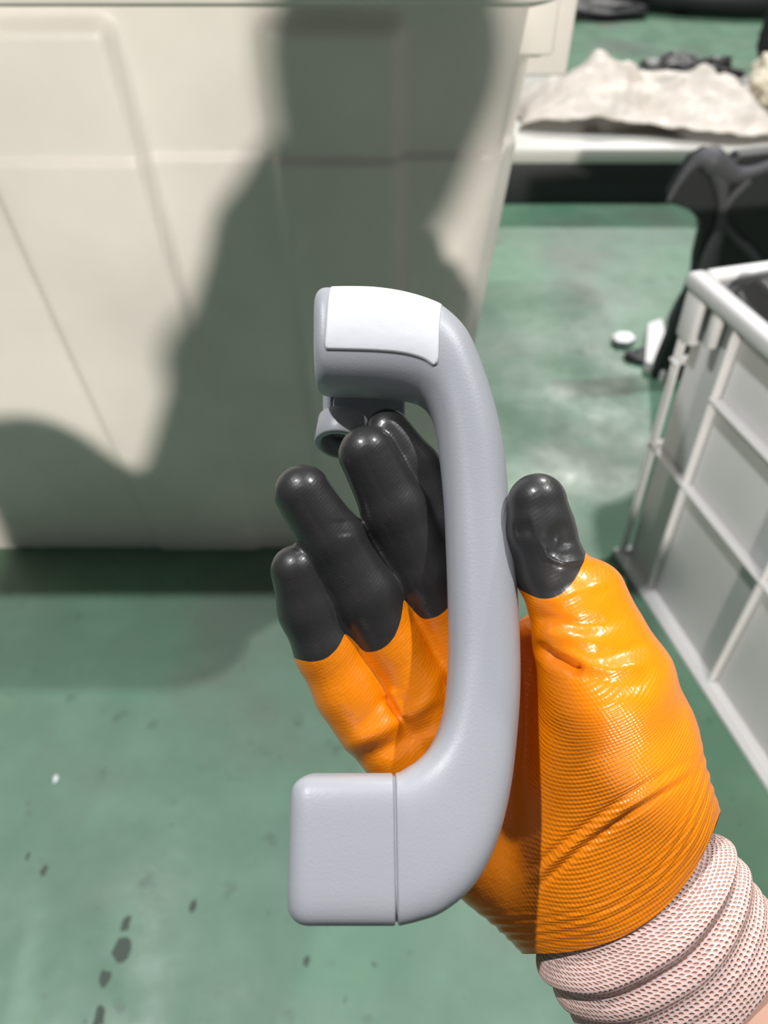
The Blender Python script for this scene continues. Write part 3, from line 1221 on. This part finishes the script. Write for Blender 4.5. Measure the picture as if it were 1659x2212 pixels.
def build_person():
    person = thing('person', 'person in an orange work glove with black fingers holding up the grey grab handle', 'person', (0.0, -.34, 0))
    build_hand(person)
    build_cuff(person)
    # body: one continuous surface (behind the camera apart from the wrist)
    wr = toW(C(1400, 1990, .272))
    wr2 = toW(C(1540, 2210, .270))
    el = np.array([.245, -.075, .42])
    sh = np.array([.10, -.37, .67])
    shl = np.array([-.105, -.37, .70])
    ell = np.array([-.225, -.20, .47])
    wrl = np.array([-.10, -.075, .755])
    hdl = np.array([-.065, -.055, .80])
    nk = np.array([-.01, -.38, .77])
    hd = np.array([.015, -.35, .89])
    hd2 = np.array([.025, -.36, .955])
    pel = np.array([.02, -.44, .25])
    mid = np.array([-.04, -.43, .48])
    kr, kl = np.array([.30, -.08, .34]), np.array([-.375, -.13, .48])
    fr, flt = np.array([.28, -.16, .05]), np.array([-.38, -.22, .05])
    segs = [(wr, wr2, .022, .030), (wr2, el, .030, .042), (el, sh, .046, .055), (sh, nk, .062, .055), (shl, nk, .062, .055),
            (shl, ell, .048, .040), (ell, wrl, .042, .028), (wrl, hdl, .026, .028), (nk, hd, .052, .056), (hd, hd2, .075, .088),
            (nk, mid, .08, .12), (mid, pel + [0, 0, .03], .12, .13), (sh, mid, .07, .10), (shl, mid, .08, .10),
            (np.array([-.02, -.36, .34]), np.array([-.20, -.30, .28]), .11, .10), (shl, np.array([-.12, -.36, .45]), .07, .10),  # unseen filler bulk, added to close gaps in the shadow on the bin
            (pel + [.08, 0, 0], kr, .085, .062), (pel - [.08, 0, 0], kl, .11, .078), (kl, np.array([-.22, -.28, .26]), .075, .10), (kl, np.array([-.40, -.2, .24]), .075, .08), (kr, fr, .058, .042), (kl, flt, .07, .042),  # legs, with extra bulk added around the left knee to widen that shadow
            (fr, fr + [.01, .13, -.015], .04, .034), (flt, flt + [-.01, .13, -.015], .04, .034)]
    h = .009
    lo = np.array([-.54, -.65, -.01])
    hi = np.array([.42, .16, 1.10])
    n = np.ceil((hi - lo) / h).astype(int)
    ax = [lo[i] + h * np.arange(n[i]) for i in range(3)]
    G = np.stack(np.meshgrid(*ax, indexing='ij'), -1)
    T = np.full(G.shape[:3], .5)
    for a, b, ra, rb in segs:
        T = smin(T, seg_sdf(G, a, b, ra, rb), .02)
    V, Q = surface_nets(T, lo, h)
    c = V.mean(0)
    V[:, 2] = np.maximum(V[:, 2], 0.001)
    o = mesh('body', V, Q, person, M['cloth'])
    fix_normals(o)
    sm = o.modifiers.new('smooth', 'SMOOTH')
    sm.factor = .5
    sm.iterations = 4
    me = o.data
    me.materials.append(M['skin'])
    me.materials.append(M['hair'])
    for p in me.polygons:
        x, y, z = p.center
        if z > .82 and y < -.2:
            p.material_index = 2 if (z > .965 or y < -.37) else 1
        elif x > .06 and y > -.06 and z > .40:
            p.material_index = 1
        elif z > .74 and y > -.1:
            p.material_index = 1

    def facebit(c_, r_, nm, mt):
        return lump(nm, c_, r_, mt, 1, .0, 1, 3, person)
    facebit((.020, -.274, .905), (.011, .014, .018), 'nose', M['skin'])
    facebit((-.010, -.283, .93), (.012, .006, .006), 'eye', M['hair'])
    facebit((.050, -.283, .93), (.012, .006, .006), 'eye', M['hair'])
    facebit((.018, -.276, .872), (.020, .005, .005), 'mouth', M['skin'])
    # low stool
    st = thing('stool', 'low grey work stool under the seated person, behind the camera', 'stool', (.02, -.42, 0))
    V, Fc = [], []
    def cyl(name, c_, r0, r1, z0, z1, k=24):
        VV = [(c_[0] + r * math.cos(2 * math.pi * i / k), c_[1] + r * math.sin(2 * math.pi * i / k), z) for r, z in ((r0, z0), (r1, z1)) for i in range(k)]
        bevel(mesh(name, VV, quads(2, k), st, M['wood'], False), .004)
    cyl('seat', (.02, -.42), .15, .15, .085, .104)
    for a in range(4):
        t = math.pi / 4 + a * math.pi / 2
        cyl('leg', (.02 + .11 * math.cos(t), -.42 + .11 * math.sin(t)), .016, .014, 0, .086, 12)
    # phone held just behind the lens
    ph = thing('phone', 'black phone held up by the left hand, behind the camera', 'phone', tuple(CAMP - .012 * F_))
    x0, x1, y0, y1 = -.060, .016, -.140, .016
    V = []
    for zz in (-.006, -.014):
        for (x, y) in ((x0, y0), (x1, y0), (x1, y1), (x0, y1)):
            V.append(toW(np.array([x, y, zz])))
    o = fix_normals(mesh('case', V, [(0, 1, 2, 3), (4, 5, 6, 7), (0, 1, 5, 4), (1, 2, 6, 5), (2, 3, 7, 6), (3, 0, 4, 7)], ph, M['black_plastic'], False))
    bevel(o, .003, 3)


build_person()


# ------------------------------------------------------------------ the grey grab handle
def build_handle():
    root = thing('grab_handle', 'grey plastic car grab handle with a white sticker, held upright in the gloved hand', 'handle',
                 tuple(toW(C(1040, 1300, .262))))
    def dep(v):
        return .2865 - (v - 740) / 1088 * .050
    # inner edge, outer edge (photo points), half-thickness m, exponent
    K = [((708, 846), (708, 638), .0150, 2.6), ((760, 848), (760, 637), .0150, 2.6), ((815, 850), (815, 639), .0150, 2.6), ((860, 855), (872, 647), .0150, 2.5),
         ((890, 862), (925, 661), .0147, 2.4), ((908, 869), (963, 680), .0144, 2.4), ((925, 886), (1006, 722), .0140, 2.3), ((937, 912), (1036, 785), .0135, 2.3),
         ((945, 950), (1062, 862), .0130, 2.3), ((950, 992), (1080, 932), .0125, 2.3), ((955, 1040), (1091, 1005), .0120, 2.3), ((960, 1106), (1098, 1090), .0116, 2.3),
         ((964, 1200), (1108, 1190), .0115, 2.3), ((967, 1290), (1117, 1288), .0115, 2.3), ((969, 1403), (1122, 1403), .0115, 2.4), ((965, 1480), (1121, 1500), .0118, 2.6),
         ((957, 1540), (1113, 1600), .0122, 2.8), ((942, 1588), (1100, 1700), .0127, 3.0), ((922, 1623), (1078, 1790), .0131, 3.4), ((900, 1645), (1048, 1862), .0135, 3.8),
         ((884, 1656), (1006, 1920), .0138, 4.2), ((872, 1664), (950, 1962), .0140, 4.6), ((863, 1669), (900, 1979), .0142, 5), ((857, 1671), (862, 1987), .0142, 5.4)]
    K = catmull([(*k[0], *k[1], k[2], k[3]) for k in K], 8)
    In = np.array([C(k[0], k[1], dep(k[1])) for k in K])
    Ou = np.array([C(k[2], k[3], dep(k[3])) for k in K])
    Cn = (In + Ou) / 2
    Sd = (Ou - In) / 2
    a, b = C(1040, 1000, dep(1000)), C(1040, 1700, dep(1700))
    dn = b - a
    dn /= np.linalg.norm(dn)
    Nn = np.cross(dn, [1, 0, 0])
    Nn = Nn / np.linalg.norm(Nn)
    if Nn[2] > 0:
        Nn = -Nn
    ns = 56

    def sect_pt(c, side, th, ex, w, off=0.0):
        cw, sw = math.cos(w), math.sin(w)
        hw = np.linalg.norm(side)
        x = math.copysign(abs(cw) ** (2 / ex), cw) * (hw + off)
        y = math.copysign(abs(sw) ** (2 / ex), sw) * (th + off)
        return c + side / hw * x + Nn * y

    def section(c, side, th, ex, ins=0.0):
        return [sect_pt(c, side, th, ex, 2 * math.pi * k / ns, -ins) for k in range(ns)]
    rings = []
    re = .0045
    left = np.array([-1.0, 0, 0])
    for j in range(8):
        ph = math.pi / 2 * j / 8
        rings.append(section(Cn[0] + left * re * math.cos(ph), Sd[0], K[0, 4], K[0, 5], re * (1 - math.sin(ph))))
    for c, sd, k in zip(Cn, Sd, K):
        rings.append(section(c, sd, k[4], k[5]))
    for j in range(1, 4):
        ph = math.pi / 2 * j / 3
        rings.append(section(Cn[-1] + left * .0006 * math.sin(ph), Sd[-1], K[-1, 4], K[-1, 5], .0009 * (1 - math.cos(ph))))
    V = np.vstack(rings)
    body = mesh('grip', toW(V), quads(len(rings), ns), root, M['handle'])
    fix_normals(body)

    # seam band, then the end cap
    def capsweep(name, L0, L1, dw, th, ex, r0, r1, mt):
        rg = []
        c, sd = Cn[-1], Sd[-1]
        sd = sd * (1 + dw / np.linalg.norm(sd))
        for j in range(9):
            ph = math.pi / 2 * j / 8
            rg.append(section(c + left * (L0 + r0 * (1 - math.sin(ph))) * 1.0 if False else c + left * (L0 + r0 * (1 - math.cos(ph))), sd, th, ex, r0 * (1 - math.sin(ph))))
        for j in range(9):
            ph = math.pi / 2 * (1 - j / 8)
            rg.append(section(c + left * (L1 - r1 * (1 - math.cos(ph))), sd, th, ex, r1 * (1 - math.sin(ph)) * .75))
        o = mesh(name, toW(np.vstack(rg)), quads(len(rg), ns), root, mt)
        fix_normals(o)
        return o
    capsweep('seam_band', -.0004, .0014, -.0009, .0134, 5, .0003, .0003, M['handle'])
    capsweep('end_cap', .0012, .0338, -.0001, .0143, 6.0, .0007, .0068, M['handle'])

    # sticker wrapped over the front and top of the upper block
    nu, nvv = 44, 36
    V = []
    for layer in (0, 1):
        off = .00008 + (0 if layer else .00020)
        cols = []
        for j in range(nvv):
            q_ = j / (nvv - 1)
            w = math.radians(-16 + 131 * q_)
            line = np.array([sect_pt(c + left * 0, sd, k[4], k[5], w, off) for c, sd, k in zip(Cn[:60], Sd[:60], K[:60])])
            ext = [line[0] + left * .0016, ]
            line = np.vstack([ext, line])
            uu = line[:, 0] / line[:, 2] * FPX + W / 2
            qq = max(0, (q_ - .15) / .85)
            rnd = 5 * max(0, (q_ - .93) / .07) ** 2 + 4 * max(0, (.05 - q_) / .05) ** 2
            ul = 722 - 22 * qq + rnd
            ur = 957 - 11 * qq - rnd * 2.2
            tt = np.linspace(ul, ur, nu)
            cols.append(np.stack([np.interp(tt, uu, line[:, a_]) for a_ in range(3)], 1))
        cols = np.array(cols)            # nvv, nu, 3
        for i in range(nu):
            for j in range(nvv):
                V.append(cols[j, i])
    Fc = []
    kk = nu * nvv
    for i in range(nu - 1):
        for j in range(nvv - 1):
            a_ = i * nvv + j
            Fc.append((a_, a_ + nvv, a_ + nvv + 1, a_ + 1))
            Fc.append((kk + a_, kk + a_ + 1, kk + a_ + nvv + 1, kk + a_ + nvv))
    for i in range(nu - 1):
        for j in (0, nvv - 1):
            a_ = i * nvv + j
            Fc.append((a_, kk + a_, kk + a_ + nvv, a_ + nvv))
    for j in range(nvv - 1):
        for i in (0, nu - 1):
            a_ = i * nvv + j
            Fc.append((a_, a_ + 1, kk + a_ + 1, kk + a_))
    st = fix_normals(mesh('sticker', toW(np.array(V)), Fc, root, M['sticker']))
    st['label'] = 'blank white paper sticker'

    # hinge bracket and hook behind the upper block
    def boxc(name, u0, u1, v0, v1, d0, d1, mt, bv=.0015, parent=root):
        V = [C((u - W / 2) * 1 + W / 2, v, d0) for u, v in ((u0, v0), (u1, v0), (u1, v1), (u0, v1))]
        sc = []
        for p in V:
            sc.append(np.array([p[0], p[1], d1]))
        o = fix_normals(mesh(name, toW(np.array(V + sc)), [(0, 1, 2, 3), (7, 6, 5, 4), (0, 4, 5, 1), (1, 5, 6, 2), (2, 6, 7, 3), (3, 7, 4, 0)], parent, mt, False))
        bevel(o, bv, 3)
        return o
    boxc('mounting_bracket', 718, 876, 800, 945, .3035, .318, M['bracket'])
    boxc('bracket_tab', 697, 716, 800, 905, .3025, .318, M['handle'])
    # hook: short open tube seen from below
    c = C(738, 935, .300)
    axd = np.array([0.10, .86, .50])
    axd /= np.linalg.norm(axd)
    e1 = np.cross(axd, [0, 0, 1])
    e1 /= np.linalg.norm(e1)
    e2 = np.cross(axd, e1)
    V = []
    r1, r0 = .0103, .0078
    hh = .0062
    prof = [(r1 - .0006, -hh), (r1, -hh + .0006), (r1, hh - .0006), (r1 - .0006, hh), (r0, hh), (r0, -hh)]
    n = 48
    for r, z in prof:
        for k in range(n):
            th = 2 * math.pi * k / n
            V.append(c + axd * z + r * (math.cos(th) * e1 + math.sin(th) * e2))
    Fc = []
    for i in range(len(prof)):
        for k in range(n):
            a_, b_ = i * n + k, i * n + (k + 1) % n
            i2 = (i + 1) % len(prof)
            Fc.append((a_, b_, i2 * n + (k + 1) % n, i2 * n + k))
    fix_normals(mesh('hook_ring', toW(np.array(V)), Fc, root, M['handle']))


build_handle()
